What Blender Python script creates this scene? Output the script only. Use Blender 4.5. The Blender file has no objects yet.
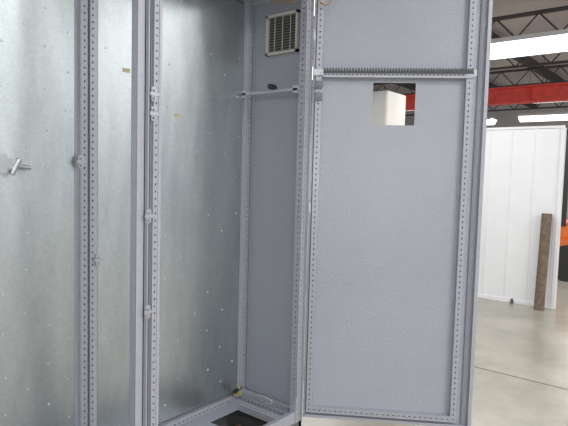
import bpy, bmesh, math, random
from mathutils import Vector, Matrix
random.seed(4)
scene = bpy.context.scene
scene.view_settings.view_transform = 'Standard'
scene.view_settings.look = 'None'
scene.view_settings.exposure = 0.0

# ---------------------------------------------------------------- materials
def new_mat(name):
    m = bpy.data.materials.new(name); m.use_nodes = True
    return m, m.node_tree.nodes, m.node_tree.links, m.node_tree.nodes['Principled BSDF']

def simple(name, col, rough=0.5, metal=0.0, bump=0.0, scale=60, var=0.06, emis=None, estr=0):
    m, N, L, b = new_mat(name)
    tc = N.new('ShaderNodeTexCoord')
    nz = N.new('ShaderNodeTexNoise'); nz.inputs['Scale'].default_value = scale; nz.inputs['Detail'].default_value = 4
    L.new(tc.outputs['Object'], nz.inputs['Vector'])
    cr = N.new('ShaderNodeValToRGB')
    cr.color_ramp.elements[0].position = 0.3; cr.color_ramp.elements[1].position = 0.7
    cr.color_ramp.elements[0].color = tuple(c*(1-var) for c in col)+(1,)
    cr.color_ramp.elements[1].color = tuple(min(1, c*(1+var)) for c in col)+(1,)
    L.new(nz.outputs['Fac'], cr.inputs['Fac'])
    L.new(cr.outputs['Color'], b.inputs['Base Color'])
    b.inputs['Roughness'].default_value = rough; b.inputs['Metallic'].default_value = metal
    if bump:
        bp = N.new('ShaderNodeBump'); bp.inputs['Strength'].default_value = bump; bp.inputs['Distance'].default_value = 0.002
        L.new(nz.outputs['Fac'], bp.inputs['Height']); L.new(bp.outputs['Normal'], b.inputs['Normal'])
    if emis:
        b.inputs['Emission Color'].default_value = emis+(1,); b.inputs['Emission Strength'].default_value = estr
    return m

M_paint = simple('grey_enclosure_paint', (0.38, 0.39, 0.44), 0.42, 0.0, 0.25, 260, 0.03)
M_side = simple('side_panel_paint', (0.32, 0.335, 0.385), 0.36, 0.0, 0.35, 220, 0.04)
M_frame = simple('frame_paint', (0.41, 0.42, 0.475), 0.34, 0.15, 0.0, 90, 0.05)
M_dark = simple('hole_shade_and_dark_parts', (0.11, 0.112, 0.13), 0.7)  # paints the shade behind frame holes; also colours gasket and floor bracket
M_plinth = simple('plinth_paint', (0.13, 0.13, 0.14), 0.6)
M_wood = simple('pallet_wood', (0.30, 0.22, 0.14), 0.8, 0, 0.2, 12, 0.25)
M_black = simple('black_plastic', (0.02, 0.02, 0.022), 0.45)
M_zinc = simple('bright_zinc', (0.72, 0.74, 0.76), 0.4, 0.6, 0.0, 50)
M_clip = simple('clip_steel', (0.46, 0.47, 0.50), 0.35, 0.6, 0.0, 50)
M_cream = simple('grille_plastic', (0.50, 0.49, 0.46), 0.5)
M_lab = simple('label_faded', (0.50, 0.48, 0.30), 0.6)
M_copper = simple('copper_wire', (0.42, 0.25, 0.13), 0.4)
M_cable = simple('grey_cable', (0.38, 0.38, 0.39), 0.5)
M_yel = simple('brass_yellow', (0.40, 0.36, 0.14), 0.5)
M_red = simple('red_beam_paint', (0.78, 0.08, 0.06), 0.5, 0, 0.0, 8, 0.15)
M_joist = simple('joist_steel', (0.08, 0.068, 0.075), 0.6)
M_orange = simple('forklift_orange', (0.72, 0.17, 0.03), 0.45)
M_rubber = simple('rubber', (0.03, 0.03, 0.03), 0.8)
M_lamp = simple('fluorescent_tube', (0.9, 0.9, 0.9), 0.5, emis=(1.0, 1.0, 1.0), estr=2.2)
M_fix = simple('fixture_white', (0.85, 0.85, 0.85), 0.5)
M_rust = simple('rusty_cardboard', (0.17, 0.125, 0.09), 0.8, 0, 0.5, 25, 0.3)
M_deck = simple('ceiling_deck', (0.70, 0.66, 0.68), 0.7, 0, 0, 3, 0.05)
M_wallw = simple('white_wall_metal', (0.84, 0.85, 0.88), 0.4, 0, 0, 5, 0.02)
M_farw = simple('far_wall_paint', (0.78, 0.77, 0.78), 0.7, 0, 0, 2, 0.05)
M_lock = simple('locker_beige', (0.64, 0.63, 0.60), 0.5, 0, 0, 4, 0.05)

# textured door paint (orange peel, slight gloss)
def door_mat():
    m, N, L, b = new_mat('door_textured_paint')
    tc = N.new('ShaderNodeTexCoord')
    big = N.new('ShaderNodeTexNoise'); big.inputs['Scale'].default_value = 1.8; big.inputs['Detail'].default_value = 3
    L.new(tc.outputs['Object'], big.inputs['Vector'])
    fine = N.new('ShaderNodeTexNoise'); fine.inputs['Scale'].default_value = 140; fine.inputs['Detail'].default_value = 2
    L.new(tc.outputs['Object'], fine.inputs['Vector'])
    mx = N.new('ShaderNodeMath'); mx.operation='MULTIPLY_ADD'; mx.inputs[1].default_value=.3
    L.new(fine.outputs['Fac'], mx.inputs[0])
    m2 = N.new('ShaderNodeMath'); m2.operation='MULTIPLY'; m2.inputs[1].default_value=.7
    L.new(big.outputs['Fac'], m2.inputs[0]); L.new(m2.outputs[0], mx.inputs[2])
    cr = N.new('ShaderNodeValToRGB')
    cr.color_ramp.elements[0].position = .35; cr.color_ramp.elements[1].position = .65
    cr.color_ramp.elements[0].color = (0.37, 0.385, 0.44, 1); cr.color_ramp.elements[1].color = (0.405, 0.42, 0.475, 1)
    L.new(mx.outputs[0], cr.inputs['Fac']); L.new(cr.outputs['Color'], b.inputs['Base Color'])
    bp = N.new('ShaderNodeBump'); bp.inputs['Strength'].default_value = 0.75; bp.inputs['Distance'].default_value = 0.0028
    L.new(fine.outputs['Fac'], bp.inputs['Height']); L.new(bp.outputs['Normal'], b.inputs['Normal'])
    b.inputs['Roughness'].default_value = 0.18
    return m
M_door = door_mat()

def galv_mat():
    m, N, L, b = new_mat('galvanised_sheet')
    tc = N.new('ShaderNodeTexCoord')
    mp = N.new('ShaderNodeMapping'); mp.inputs['Scale'].default_value = (1.6, 1, 0.40)
    L.new(tc.outputs['Object'], mp.inputs['Vector'])
    big = N.new('ShaderNodeTexNoise'); big.inputs['Scale'].default_value = 3.2; big.inputs['Detail'].default_value = 7; big.inputs['Roughness'].default_value = .6
    L.new(mp.outputs['Vector'], big.inputs['Vector'])
    cr = N.new('ShaderNodeValToRGB')
    cr.color_ramp.elements[0].position = .3; cr.color_ramp.elements[1].position = .72
    cr.color_ramp.elements[0].color = (0.43, 0.48, 0.50, 1); cr.color_ramp.elements[1].color = (0.63, 0.67, 0.68, 1)
    L.new(big.outputs['Fac'], cr.inputs['Fac'])
    vo = N.new('ShaderNodeTexVoronoi'); vo.inputs['Scale'].default_value = 110
    L.new(tc.outputs['Object'], vo.inputs['Vector'])
    sep = N.new('ShaderNodeSeparateColor'); L.new(vo.outputs['Color'], sep.inputs['Color'])
    mr = N.new('ShaderNodeMapRange'); mr.inputs['To Min'].default_value = .95; mr.inputs['To Max'].default_value = 1.04
    L.new(sep.outputs['Red'], mr.inputs['Value'])
    mul = N.new('ShaderNodeVectorMath'); mul.operation = 'SCALE'
    L.new(cr.outputs['Color'], mul.inputs[0]); L.new(mr.outputs['Result'], mul.inputs['Scale'])
    L.new(mul.outputs['Vector'], b.inputs['Base Color'])
    rr = N.new('ShaderNodeMapRange'); rr.inputs['To Min'].default_value = .30; rr.inputs['To Max'].default_value = .42
    L.new(big.outputs['Fac'], rr.inputs['Value']); L.new(rr.outputs['Result'], b.inputs['Roughness'])
    b.inputs['Metallic'].default_value = 0.92
    wv = N.new('ShaderNodeTexNoise'); wv.inputs['Scale'].default_value = 3; L.new(mp.outputs['Vector'], wv.inputs['Vector'])
    bp = N.new('ShaderNodeBump'); bp.inputs['Strength'].default_value = .35; bp.inputs['Distance'].default_value = .02
    L.new(wv.outputs['Fac'], bp.inputs['Height']); L.new(bp.outputs['Normal'], b.inputs['Normal'])
    return m
M_galv = galv_mat()

def floor_mat():
    m, N, L, b = new_mat('concrete_floor')
    tc = N.new('ShaderNodeTexCoord')
    n1 = N.new('ShaderNodeTexNoise'); n1.inputs['Scale'].default_value = 1.3; n1.inputs['Detail'].default_value = 9; n1.inputs['Roughness'].default_value = .7
    L.new(tc.outputs['Object'], n1.inputs['Vector'])
    cr = N.new('ShaderNodeValToRGB')
    cr.color_ramp.elements[0].position = .32; cr.color_ramp.elements[1].position = .68
    cr.color_ramp.elements[0].color = (0.26, 0.248, 0.205, 1); cr.color_ramp.elements[1].color = (0.41, 0.39, 0.33, 1)
    L.new(n1.outputs['Fac'], cr.inputs['Fac']); L.new(cr.outputs['Color'], b.inputs['Base Color'])
    b.inputs['Roughness'].default_value = .25
    return m
M_floor = floor_mat()

# ---------------------------------------------------------------- mesh helpers
class B:
    """accumulates geometry for one part"""
    def __init__(self): self.bm = bmesh.new()
    def box(self, x0, x1, y0, y1, z0, z1, bev=0.0):
        c = [(x0,y0,z0),(x1,y0,z0),(x1,y1,z0),(x0,y1,z0),(x0,y0,z1),(x1,y0,z1),(x1,y1,z1),(x0,y1,z1)]
        v = [self.bm.verts.new(p) for p in c]
        fs = [self.bm.faces.new([v[i] for i in f]) for f in [(0,3,2,1),(4,5,6,7),(0,1,5,4),(1,2,6,5),(2,3,7,6),(3,0,4,7)]]
        if bev:
            es = list({e for f in fs for e in f.edges})
            bmesh.ops.bevel(self.bm, geom=es, offset=bev, segments=2, affect='EDGES')
        return self
    def cyl(self, p0, p1, r, seg=16, r2=None):
        p0 = Vector(p0); p1 = Vector(p1); d = p1-p0
        q = d.to_track_quat('Z', 'Y').to_matrix().to_4x4()
        bmesh.ops.create_cone(self.bm, cap_ends=True, segments=seg, radius1=r, radius2=r if r2 is None else r2,
                              depth=d.length, matrix=Matrix.Translation((p0+p1)/2) @ q)
        return self
    def dome(self, p, n, r):
        q = Vector(n).to_track_quat('Z', 'Y').to_matrix().to_4x4()
        bmesh.ops.create_cone(self.bm, cap_ends=True, segments=8, radius1=r, radius2=r*.55, depth=r*.6,
                              matrix=Matrix.Translation(Vector(p)+Vector(n)*r*.3) @ q)
        return self
    def perf(self, o, du, dv, length, width, pitch=.025, rx=.004, ry=.004, off=0.5):
        """perforated sheet strip: real holes"""
        o = Vector(o); du = Vector(du); dv = Vector(dv)
        n = max(1, int(round(length/pitch))); p = length/n; w = width
        ang = [math.pi*2*k/8 for k in range(8)]
        outer = [(.5,0),(.5,.5),(0,.5),(-.5,.5),(-.5,0),(-.5,-.5),(0,-.5),(.5,-.5)]
        for i in range(n):
            cu = (i+.5)*p; cv = w*off
            ov = []; iv = []
            for k in range(8):
                a, b_ = outer[k]
                vv = cv if b_ == 0 else (w if b_ > 0 else 0)
                ov.append(self.bm.verts.new(o+du*(cu+a*p)+dv*vv))
                iv.append(self.bm.verts.new(o+du*(cu+rx*math.cos(ang[k]))+dv*(cv+ry*math.sin(ang[k]))))
            for k in range(8):
                j = (k+1) % 8
                self.bm.faces.new([ov[k], ov[j], iv[j], iv[k]])
        return self
    def obj(self, name, mat, parent=None, solid=0, smooth=False):
        me = bpy.data.meshes.new(name)
        if solid: bmesh.ops.remove_doubles(self.bm, verts=self.bm.verts, dist=1e-5)
        bmesh.ops.recalc_face_normals(self.bm, faces=self.bm.faces)
        self.bm.to_mesh(me); self.bm.free()
        me.materials.append(mat)
        o = bpy.data.objects.new(name, me); scene.collection.objects.link(o)
        if solid:
            s = o.modifiers.new('solid', 'SOLIDIFY'); s.thickness = solid; s.offset = 0
        if smooth:
            for p in me.polygons: p.use_smooth = True
        if parent: o.parent = parent
        return o

def empty(name, loc=(0,0,0), rz=0):
    e = bpy.data.objects.new(name, None); e.location = loc; e.rotation_euler = (0,0,rz)
    e.empty_display_size = .1
    scene.collection.objects.link(e); return e

def tube(name, pts, r, mat, parent=None):
    cu = bpy.data.curves.new(name, 'CURVE'); cu.dimensions = '3D'; cu.bevel_depth = r; cu.bevel_resolution = 3
    s = cu.splines.new('NURBS'); s.points.add(len(pts)-1)
    for i, p in enumerate(pts): s.points[i].co = (*p, 1)
    s.use_endpoint_u = True; s.order_u = 3
    cu.materials.append(mat)
    o = bpy.data.objects.new(name, cu); scene.collection.objects.link(o)
    if parent: o.parent = parent
    return o

# ---------------------------------------------------------------- cabinet
Z0, Z1 = 0.17, 2.245      # frame bottom/top
DEP = -0.415
cab = empty('electrical_enclosure')

holes = B(); solid = B(); core = B()
def post(cx, cy, dx, dy, front=False, plain=False):
    z0, z1 = Z0, Z1; h = z1-z0
    P = lambda a, b, z: (cx+dx*a, cy+dy*b, z)
    def bx(bld, a0, a1, b0, b1):
        xs = sorted((cx+dx*a0, cx+dx*a1)); ys = sorted((cy+dy*b0, cy+dy*b1))
        bld.box(xs[0], xs[1], ys[0], ys[1], z0, z1)
    holes.perf(P(0,.045,z0), (0,0,1), (dx,0,0), h, .028, .025, .0046, .0032)
    if plain: bx(solid, .044, .046, 0, .028)
    else: holes.perf(P(.045,0,z0), (0,0,1), (0,dy,0), h, .028, .025, .0046, .0032)
    bx(solid, .027, .030, .029, .046)
    bx(solid, .029, .046, .027, .030)
    bx(solid, -.001, .001, 0, .045)
    if front:
        if plain: bx(solid, .012, .036, -.001, .001)
        else: holes.perf(P(.016,-.001,z0), (0,0,1), (dx,0,0), h, .020, .025, .0042, .0028)
        bx(solid, .035, .046, -.004, .001)
        bx(solid, 0, .016, -.001, .001)
        bx(solid, .006, .010, -.014, .001)
    else:
        bx(solid, 0, .045, -.001, .001)
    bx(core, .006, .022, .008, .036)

GAP = .006
xR = 0.0; xL = -.905 + GAP/2; x2R = -.905 - GAP/2; x2L = -1.81
for n_, (a, b) in enumerate(((xR, xL), (x2R, x2L))):
    post(a, 0, -1, -1); post(b, 0, 1, -1)
    post(a, DEP, -1, 1, True, n_ == 1); post(b, DEP, 1, 1, True)
    w = a-b
    for (z, zz) in ((Z0, 1), (Z1, -1)):
        for (y0, dy) in ((0, -1), (DEP, 1)):
            holes.perf((b+.045, y0+dy*.006, z+zz*.042), (1,0,0), (0,dy,0), w-.09, .032, .025, .006, .004)
            holes.perf((b+.045, y0+dy*.040, z), (1,0,0), (0,0,zz), w-.09, .040, .025, .006, .004)
            ys = sorted((y0, y0+dy*.006)); zs = sorted((z, z+zz*.055)); solid.box(b+.045, a-.045, ys[0], ys[1], zs[0], zs[1])
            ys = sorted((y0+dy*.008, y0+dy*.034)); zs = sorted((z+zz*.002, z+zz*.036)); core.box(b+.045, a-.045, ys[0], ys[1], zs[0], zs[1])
        for (x0, dx) in ((a, -1), (b, 1)):
            holes.perf((x0+dx*.006, DEP+.045, z+zz*.042), (0,1,0), (dx,0,0), -DEP-.09, .032, .025, .006, .004)
            holes.perf((x0+dx*.040, DEP+.045, z), (0,1,0), (0,0,zz), -DEP-.09, .040, .025, .006, .004)
            xs = sorted((x0, x0+dx*.006)); zs = sorted((z, z+zz*.055)); solid.box(xs[0], xs[1], DEP+.045, -.045, zs[0], zs[1])
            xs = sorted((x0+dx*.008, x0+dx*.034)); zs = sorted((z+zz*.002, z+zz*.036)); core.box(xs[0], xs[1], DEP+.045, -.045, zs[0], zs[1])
for x0 in (-.125, -.80, -1.2):
    holes.perf((x0, DEP+.04, Z0+.030), (0,1,0), (1,0,0), -DEP-.08, .040, .025, .006, .004)
    solid.box(x0, x0+.002, DEP+.04, -.04, Z0, Z0+.030); solid.box(x0+.038, x0+.040, DEP+.04, -.04, Z0, Z0+.030)
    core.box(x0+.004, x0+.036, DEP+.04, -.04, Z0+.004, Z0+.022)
holes.obj('perforated_frame', M_frame, cab, solid=.0016)
solid.obj('frame_folds', M_frame, cab)
core.obj('frame_hole_shade', M_dark, cab)  # solid dark cores, their colour stands in for shade inside the holes

g = B()   # gasket between bays
g.box(-.909, -.901, DEP-.004, DEP+.02, Z0, Z1); g.box(-.908, -.902, -.05, -.0, Z0, Z1)
g.obj('bay_gasket', M_dark, cab)

# panels
B().box(-.857, -.048, -.030, -.026, .222, 2.19).obj('rear_panel_right', M_galv, cab)
B().box(-1.762, -.955, -.030, -.026, .222, 2.19).obj('rear_panel_left', M_galv, cab)
b = B(); b.box(-1.812, .002, .002, .006, Z0-.02, Z1+.002); b.obj('outer_back_skin', M_paint, cab)
b = B(); b.box(.002, .006, DEP, .004, Z0, Z1); b.obj('side_panel_right', M_side, cab)
b = B(); b.box(-1.816, -1.812, DEP, .004, Z0, Z1); b.obj('side_panel_left', M_side, cab)
b = B()
b.box(-.004, .001, DEP+.05, -.05, .232, .240); b.box(-.004, .001, -.064, -.058, .23, 2.18); b.box(-.004,.001, -.356, -.350, .23, 2.18)
b.obj('side_panel_folds', M_side, cab)
b = B(); b.box(-1.816, .006, DEP-.01, .006, Z1+.001, Z1+.02); b.obj('roof_plate', M_paint, cab)
b = B()
for (x0,x1,y0,y1) in ((-1.816,.006,DEP,DEP+.02),(-1.816,.006,-.02,.006),(-1.816,-1.796,DEP,.006),(-.014,.006,DEP,.006),(-.93,-.88,DEP,.006)):
    b.box(x0,x1,y0,y1,0,Z0)
b.obj('plinth', M_plinth, cab)
b = B(); b.box(-.85, -.32, -.30, -.045, Z0+.004, Z0+.008); b.box(-.10,-.045,-.37,-.045,Z0+.010,Z0+.014); b.box(-1.76,-.96,-.37,-.045,Z0+.004,Z0+.008)
b.box(-.32,-.12,-.12,-.045,Z0+.004,Z0+.008)
b.obj('floor_gland_plates', M_side, cab)
b = B()
for k in range(3): b.box(-.80,-.06,-.36+k*.11,-.28+k*.11,.04,.06,.003)
b.obj('timber_slats', M_wood, cab)

b = B()
def studs(xs, z0, dz, n, skip, r):
    for i, x in enumerate(xs):
        for j in range(n):
            if random.random() < skip: continue
            b.dome((x+random.uniform(-.008,.008), -.030, z0+j*dz+(.5*dz if i % 2 else 0)+random.uniform(-.01,.01)), (0,-1,0), r)
studs([-1.72,-1.62,-1.50,-1.40,-1.30,-1.22,-1.14,-1.06,-.985], .26, .145, 13, .12, .0050)
studs([-.83,-.76,-.68,-.60,-.52,-.44,-.35,-.26,-.17,-.08], .30, .19, 10, .42, .0048)
b.obj('stud_heads', M_zinc, cab)

b = B(); b.box(-.747,-.712,-.0315,-.0302,1.748,1.764); b.box(-.480,-.450,-.0315,-.0302,1.595,1.611)
b.obj('label_stickers', M_lab, cab)

b = B()
def clip(x, y, z):
    b.box(x-.011, x+.011, y-.007, y, z-.024, z+.024, .002)
    b.box(x-.018, x+.018, y-.010, y-.005, z-.006, z+.006, .001)
    b.cyl((x, y-.014, z+.013), (x, y-.006, z+.013), .005, 8); b.cyl((x, y-.014, z-.013), (x, y-.006, z-.013), .005, 8)
clip(-.94, -.047, 1.38); clip(-.868, -.047, 1.0); clip(-.94,-.047,.30)
for z in (1.61, 1.60-.055, 1.20, .87): clip(-.895 if z > 1.3 else -.912, DEP-.008, z)
b.obj('frame_clips', M_clip, cab)

b = B()
b.cyl((-1.50,-.075,1.365), (-1.19,-.055,1.365), .009); b.box(-1.27,-1.225,-.09,-.03,1.330,1.395,.003)
b.cyl((-1.20,-.06,1.330), (-1.175,-.06,1.380), .010); b.cyl((-1.20,-.055,1.362),(-1.13,-.05,1.352),.007)
b.box(-1.24,-1.18,-.066,-.058,1.345,1.380,.002)
b.box(-1.42,-1.38,-.085,-.03,1.335,1.385,.003)
b.obj('latch_lever', M_clip, cab)

b = B(); b.box(-.058,-.046,DEP+.02,-.02,1.740,1.754,.002); b.box(-.058,-.04,-.06,-.03,1.728,1.766,.002); b.box(-.058,-.04,DEP+.03,DEP+.06,1.728,1.766,.002)
b.obj('cross_bar', M_frame, cab)
b = B(); b.cyl((-.080,-.235,1.768),(-.05,-.235,1.768),.013); b.box(-.075,-.06,-.265,-.225,1.755,1.770,.002); b.obj('bar_knob', M_black, cab)

# ventilation grille
b = B()
gy0, gy1, gz0, gz1 = -.345, -.150, 1.930, 2.120
for (y0,y1,z0,z1) in ((gy0,gy1,gz0,gz0+.012),(gy0,gy1,gz1-.012,gz1),(gy0,gy0+.012,gz0,gz1),(gy1-.012,gy1,gz0,gz1)):
    b.box(-.020, 0, y0, y1, z0, z1)
for i in range(3):
    y = gy0+.046+i*.048; b.box(-.014,-.010,y,y+.003,gz0,gz1)
for i in range(13):
    z = gz0+.016+i*.0128
    v = [b.bm.verts.new(p) for p in ((-.016,gy0+.01,z),(-.016,gy1-.01,z),(-.003,gy1-.01,z+.006),(-.003,gy0+.01,z+.006))]
    b.bm.faces.new(v)
b.obj('ventilation_grille', M_cream, cab)
b = B(); b.box(-.003, .0015, gy0+.01, gy1-.01, gz0+.01, gz1-.01); b.obj('grille_filter', simple('filter_grey',(.10,.10,.095),.8), cab)

# cables
tube('edge_cable', [(-.05,DEP-.008,2.12),(-.056,DEP-.014,1.9),(-.05,DEP-.012,1.6),(-.058,DEP-.014,1.3),(-.052,DEP-.012,1.0),(-.058,DEP-.014,.6),(-.05,DEP-.012,.3)], .0035, M_cable, cab)
tube('inner_cable', [(-.052,-.058,2.1),(-.058,-.062,1.6),(-.052,-.058,1.1),(-.058,-.062,.7),(-.05,-.058,.28)], .003, M_cable, cab)
tube('copper_lead', [(-.05,-.20,2.18),(-.05,-.28,2.155),(-.06,-.36,2.14),(-.06,DEP-.01,2.165),(-.03,DEP-.05,2.14),(0.0,DEP-.09,2.10),(.02,DEP-.10,2.17)], .0035, M_copper, cab)
tube('drain_hose', [(-.06,-.15,.225),(-.07,-.19,.250),(-.065,-.25,.258),(-.06,-.30,.235),(-.065,-.25,.222)], .005, M_cable, cab)
b = B(); b.cyl((-.075,-.07,.235),(-.075,-.07,.265),.010); b.box(-.10,-.06,-.085,-.055,.222,.232,.002)
b.obj('ground_terminal', M_yel, cab)
b = B(); b.cyl((-.105,-.07,.245),(-.06,-.07,.255),.010); b.obj('ground_bolt', M_black, cab)

# ---------------------------------------------------------------- door
door = empty('cabinet_door', (.010, DEP-.005, 0), math.radians(-57.0))
DW = .790; dz0, dz1 = .185, 2.28
cx0, cx1, cz0, cz1 = .280, .473, 1.594, 1.787
b = B()
y0, y1 = .018, .020
b.box(0, cx0, y0, y1, dz0, dz1); b.box(cx1, DW, y0, y1, dz0, dz1)
b.box(cx0, cx1, y0, y1, dz0, cz0); b.box(cx0, cx1, y0, y1, cz1, dz1)
b.obj('door_sheet', M_door, door)
b = B()
b.box(0,.002,0,.019,dz0,dz1); b.box(DW-.002,DW,-.004,.019,dz0,dz1); b.box(0,DW,0,.019,dz0,dz0+.002); b.box(0,DW,0,.019,dz1-.002,dz1)
b.box(0,.010,-.001,.001,dz0,dz1); b.box(DW-.016,DW,-.005,-.003,dz0,dz1); b.box(0,DW,-.001,.001,dz0,dz0+.014); b.box(0,DW,-.001,.001,dz1-.014,dz1)
b.obj('door_flange', M_frame, door)
b = B(); s = B(); c = B()
fx0, fx1 = .016, DW-.098; fw = .026; fz0, fz1 = dz0+.030, dz1-.03
for x in (fx0, fx1):
    b.perf((x,-.012,fz0),(0,0,1),(1,0,0),fz1-fz0,fw,.025,.005,.0032)
    s.box(x-.001,x+.001,-.012,.018,fz0,fz1); s.box(x+fw-.001,x+fw+.001,-.012,.018,fz0,fz1)
    c.box(x+.003,x+fw-.003,.000,.014,fz0+.002,fz1-.002)  # dark core painted so the door frame holes look shaded
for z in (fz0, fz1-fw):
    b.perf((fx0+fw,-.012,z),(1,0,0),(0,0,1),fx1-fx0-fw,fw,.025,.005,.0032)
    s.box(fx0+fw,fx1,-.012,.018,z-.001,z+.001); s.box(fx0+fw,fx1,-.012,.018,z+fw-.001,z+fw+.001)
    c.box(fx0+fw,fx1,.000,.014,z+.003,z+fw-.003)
b.obj('door_frame_perforated', M_frame, door, solid=.0016); s.obj('door_frame_sides', M_frame, door); c.obj('door_frame_hole_shade', M_dark, door)
b = B(); b.box(DW-.045,DW-.035,.008,.018,dz0+.02,dz1-.02); b.box(.011,.015,.010,.018,dz0+.02,dz1-.02)
b.obj('door_gasket', simple('gasket_grey',(.24,.25,.29),.7), door)
zc = 1.826
b = B(); b.perf((.05,-.020,zc-.022),(1,0,0),(0,0,1),fx1+fw-.05,.026,.018,.0055,.0035)
b.obj('comb_rail', M_frame, door, solid=.0016)
b = B(); b.box(.05,fx1+fw,-.018,-.014,zc-.022,zc+.004); b.obj('comb_backing', simple('comb_back',(.12,.125,.14),.6), door)
b = B()
n = 52; L_ = fx1+fw-.05
for i in range(n):
    x = .05+L_*i/n; p = L_/n
    vs = []
    for yy in (-.036,-.018):
        vs.append([b.bm.verts.new(q) for q in ((x,yy,zc+.002),(x+p*.95,yy,zc+.002),(x+p*.66,yy,zc+.018),(x+p*.24,yy,zc+.018))])
    b.bm.faces.new(vs[0]); b.bm.faces.new(vs[1])
    for k in range(4): b.bm.faces.new([vs[0][k],vs[0][(k+1)%4],vs[1][(k+1)%4],vs[1][k]])
b.box(.05, fx1+fw, -.034, -.018, zc-.002, zc+.003)
b.obj('comb_teeth', simple('comb_dark',(.085,.087,.095),.5), door)
b = B()
for x in (.004, fx1-.005):
    b.box(x, x+.046, -.024, -.012, zc-.014, zc+.014, .002); b.cyl((x+.035,-.030,zc),(x+.035,-.012,zc),.006,8)
b.obj('comb_brackets', M_clip, door)
b = B()
for z in (1.77, 1.715):
    b.box(.014,.048,-.026,-.012,z-.018,z+.018,.002); b.cyl((.031,-.034,z),(.031,-.02,z),.008,10); b.box(.020,.026,-.032,-.02,z-.014,z+.014)
b.obj('door_latch_clips', simple('latch_steel',(.16,.165,.19),.35,.4), door)
b = B()
for z in (2.0, 1.2, .40):
    b.cyl((-.006,.004,z-.035),(-.006,.004,z+.035),.007,12); b.box(-.006,.010,-.002,.006,z-.025,z+.025,.001)
b.obj('hinges', M_clip, door)
b = B()
for j in range(6):
    b.dome((DW-.024,.018,.3+j*.35),(0,-1,0),.004)
b.obj('door_screws', M_zinc, door)

# ---------------------------------------------------------------- warehouse
B().box(-7, 22, -9, 12, -.1, 0).obj('floor', M_floor)
b = B()
b.box(-6,4.0,-2.62,-2.605,-.001,.0012); b.box(1.82,1.832,-8,9,-.001,.0012)
b.obj('trim_floor_joints', simple('joint_dark',(.14,.13,.11),.8))
B().box(-7, 22, -9, 12, 4.55, 4.65).obj('ceiling', M_deck)
B().box(21, 21.2, -9, 12, 0, 4.55).obj('wall_east', M_farw)
B().box(-7, 21, 11.8, 12, 0, 4.55).obj('wall_north', M_farw)

# white ribbed partition
b = B()
px, py0, py1, ph = 4.2, -.60, 7.0, 1.93
b.box(px, px+.04, py0, py1, .03, ph)
y = py0+.03
while y < py1-.05:
    b.box(px-.006, px+.001, y, y+.014, .03, ph-.01, .002)
    y += .235
b.box(px-.010, px+.05, py0-.02, py1, ph-.01, ph+.015); b.box(px-.012, px+.05, py0-.02, py0+.015, 0, ph+.015)
b.box(px-.010, px+.05, py0, py1, 0, .04)
b.obj('wall_partition', M_wallw)
b = B(); b.box(px-.07,px-.02,-.20,-.18,0,.02); b.box(px-.04,px-.02,-.20,-.18,.0,.05); b.obj('floor_bracket', M_dark)

b = B(); b.cyl((4.075,-.495,.0),(4.135,-.505,1.02),.052,24); t = b.obj('cardboard_tube', M_rust, smooth=False)
m = t.modifiers.new('b','BEVEL'); m.width=.004

# tall locker beyond the partition (seen through the door cutout)
lk = empty('storage_locker', (5.35, 2.36, 0))
b = B(); b.box(-.3,.3,-.42,.42,.06,2.62,.01); b.obj('carcass', M_lock, lk)
b = B()
for y in (-.41,.005): b.box(-.318,-.302,y,y+.405,.10,2.58,.004)
b.obj('doors', M_lock, lk)
b = B()
for y in (-.05,.03): b.box(-.335,-.318,y,y+.015,1.1,1.35)
b.box(-.28,.28,-.40,.40,0,.06); b.obj('handles_and_base', M_joist, lk)

# red crane beam (I section)
b = B(); b.box(8.9,8.92,-6,11.5,2.86,3.14); b.box(8.82,9.0,-6,11.5,3.13,3.16); b.box(8.82,9.0,-6,11.5,2.84,2.87)
for y in range(-5,11,3): b.box(8.84,8.98,y,y+.012,2.86,3.14)
b.obj('crane_beam', M_red)
for i, y in enumerate((-3.0, 6.5)):
    b = B(); b.box(8.88,8.94,y,y+.14,0,2.85); b.box(8.82,9.0,y-.01,y,0,2.85); b.box(8.82,9.0,y+.14,y+.15,0,2.85); b.box(8.75,9.07,y-.06,y+.2,0,.02)
    b.obj('steel_column', M_red)

for x in (3.0, 5.4, 7.8, 10.2, 12.6, 15.0, 17.4):
    b = B()
    b.box(x-.05,x+.05,-6,11.5,4.16,4.21); b.box(x-.05,x+.05,-6,11.5,3.78,3.82)
    y=-6; up=False
    while y<11.2:
        a=(x,y,3.80 if not up else 4.18); c2=(x,y+.35,4.18 if not up else 3.80); b.cyl(a,c2,.014,6); y+=.35; up=not up
    b.obj('roof_joist', M_joist)
b = B()
for y in range(-6,12,2): b.box(-7,21,y,y+.10,4.22,4.45)
b.obj('roof_purlins', M_joist)

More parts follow.
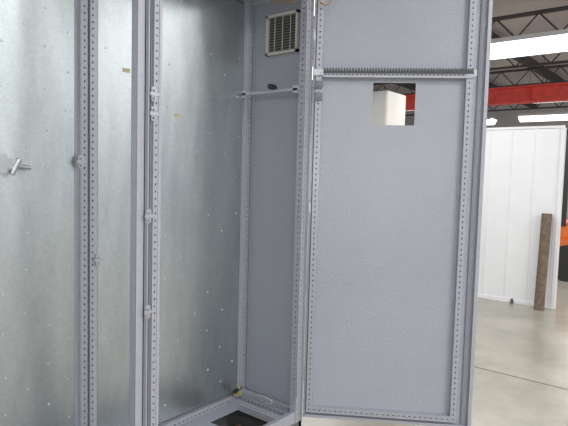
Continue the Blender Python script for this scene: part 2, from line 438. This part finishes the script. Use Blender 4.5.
# fluorescent fixtures
def fixture(x, y, z=3.17, L=2.4, power=56, w=.30):
    f = empty('fluorescent_light_fixture', (x,y,z))
    b = B(); b.box(-w,w,-L/2,L/2,.05,.07); b.box(-.05,.05,-L/2,L/2,.07,.12)
    for s in (-1,1):
        v=[b.bm.verts.new(p) for p in ((s*w,-L/2,.07),(s*w,L/2,.07),(s*(w+.04),L/2,.0),(s*(w+.04),-L/2,.0))]; b.bm.faces.new(v)
    b.obj('reflector', M_fix, f)
    b = B()
    n=8; ring=[]
    for k in range(n+1):
        a=math.pi*k/n; ring.append((-(w-.01)*math.cos(a), .05-.18*math.sin(a)))
    for k in range(n):
        (xa,za),(xb,zb)=ring[k],ring[k+1]
        b.bm.faces.new([b.bm.verts.new(p) for p in ((xa,-L/2+.02,za),(xb,-L/2+.02,zb),(xb,L/2-.02,zb),(xa,L/2-.02,za))])
    for yy in (-L/2+.02, L/2-.02): b.bm.faces.new([b.bm.verts.new((q[0],yy,q[1])) for q in ring])
    b.obj('lens', M_lamp, f)
    b = B()
    for yy in (-L/2+.2, L/2-.2): b.cyl((0,yy,.12),(0,yy,4.55-z),.005,6)
    b.obj('hangers', M_joist, f)
    l = bpy.data.lights.new('lamp','AREA'); l.shape='RECTANGLE'; l.size=2*w; l.size_y=L; l.energy=power; l.color=(1,.99,.96)
    lo = bpy.data.objects.new('lamp', l); lo.location=(0,0,-.15); scene.collection.objects.link(lo); lo.parent=f
for p in ((5.7,.2),(5.7,4.0),(14.3,1.5),(14.8,4.8),(14.3,-2.2),(10.5,.2),(10.5,4.0),(10.5,-4),
          (-3.6,-3.2),(-.6,-3.6),(2.2,-3.2),(-3.6,-6.4),(-.6,-6.8),(2.4,-6.8),(5.7,-4),(2.6,.8)):
    fixture(*p)

# ---------------------------------------------------------------- forklift (beyond the partition)
fk = empty('forklift', (6.60,-.80,0), math.radians(90))
b = B(); b.box(-.95,-.35,-.50,.50,.18,.88,.08); b.box(-.40,.75,-.48,.48,.22,.60,.05); b.box(.35,.75,-.45,.45,.55,.80,.05); b.obj('body', M_orange, fk)
b = B(); b.box(-.35,.05,-.26,.26,.60,.78,.04); b.box(-.42,-.32,-.26,.26,.74,1.15,.04); b.obj('seat', M_black, fk)
b = B()
for sx,h in ((-.75,.88),(.55,.80)):
    for sy in (-.44,.44): b.box(sx-.03,sx+.03,sy-.03,sy+.03,h-.05,2.05)
b.box(-.80,.60,-.47,-.41,2.02,2.08); b.box(-.80,.60,.41,.47,2.02,2.08)
for i in range(7): b.box(-.78+i*.2,-.74+i*.2,-.44,.44,2.03,2.07)
b.obj('overhead_guard', M_black, fk)
b = B()
for sy in (-.33,.33): b.box(.80,.90,sy-.04,sy+.04,.08,2.1)
b.box(.82,.88,-.33,.33,2.02,2.1); b.box(.82,.88,-.33,.33,.5,.58); b.box(.90,.94,-.45,.45,.12,.18); b.box(.90,.94,-.45,.45,.48,.54)
b.box(.74,.82,-.2,.2,.2,.5)
for sy in (-.25,.25): b.box(.94,.98,sy-.05,sy+.05,.05,.55); b.box(.94,1.89,sy-.05,sy+.05,.04,.08)
b.obj('mast_and_forks', M_black, fk)
b = B()
for sx,r in ((-.65,.22),(.45,.25)):
    for sy in (-.52,.42): b.cyl((sx,sy,r),(sx,sy+.12,r),r,24)
b.obj('wheels', M_rubber, fk)
b = B(); b.cyl((.40,0,.75),(.15,0,1.02),.02,8); b.cyl((.15,0,1.0),(.13,0,1.03),.17,20); b.obj('steering_wheel', M_black, fk)

# ---------------------------------------------------------------- world
w = bpy.data.worlds.new('world'); scene.world = w; w.use_nodes = True
bg = w.node_tree.nodes['Background']; bg.inputs[0].default_value=(.95,.97,1,1); bg.inputs[1].default_value=0.84

# ---------------------------------------------------------------- camera
cam = bpy.data.cameras.new('camera'); co = bpy.data.objects.new('camera', cam); scene.collection.objects.link(co)
cam.sensor_width = 36; cam.lens = 36*540/568; cam.clip_start=.05
head = math.radians(39); pitch = math.radians(4.0); roll = math.radians(1.5)
f = Vector((math.cos(head)*math.cos(pitch), math.sin(head)*math.cos(pitch), -math.sin(pitch)))
r = Vector((math.sin(head), -math.cos(head), 0)); u = r.cross(f)
r2 = r*math.cos(roll)+u*math.sin(roll); u2 = u*math.cos(roll)-r*math.sin(roll)
M = Matrix((r2, u2, -f)).transposed().to_4x4(); M.translation = Vector((-2.04,-1.93,1.35))
co.matrix_world = M
scene.camera = co

# the photographer's flash, a small real lamp beside the lens position
fl = bpy.data.lights.new('photo_flash','POINT'); fl.energy=22; fl.shadow_soft_size=.02
flo = bpy.data.objects.new('photo_flash', fl); flo.location=(-2.06,-1.90,1.40); scene.collection.objects.link(flo)
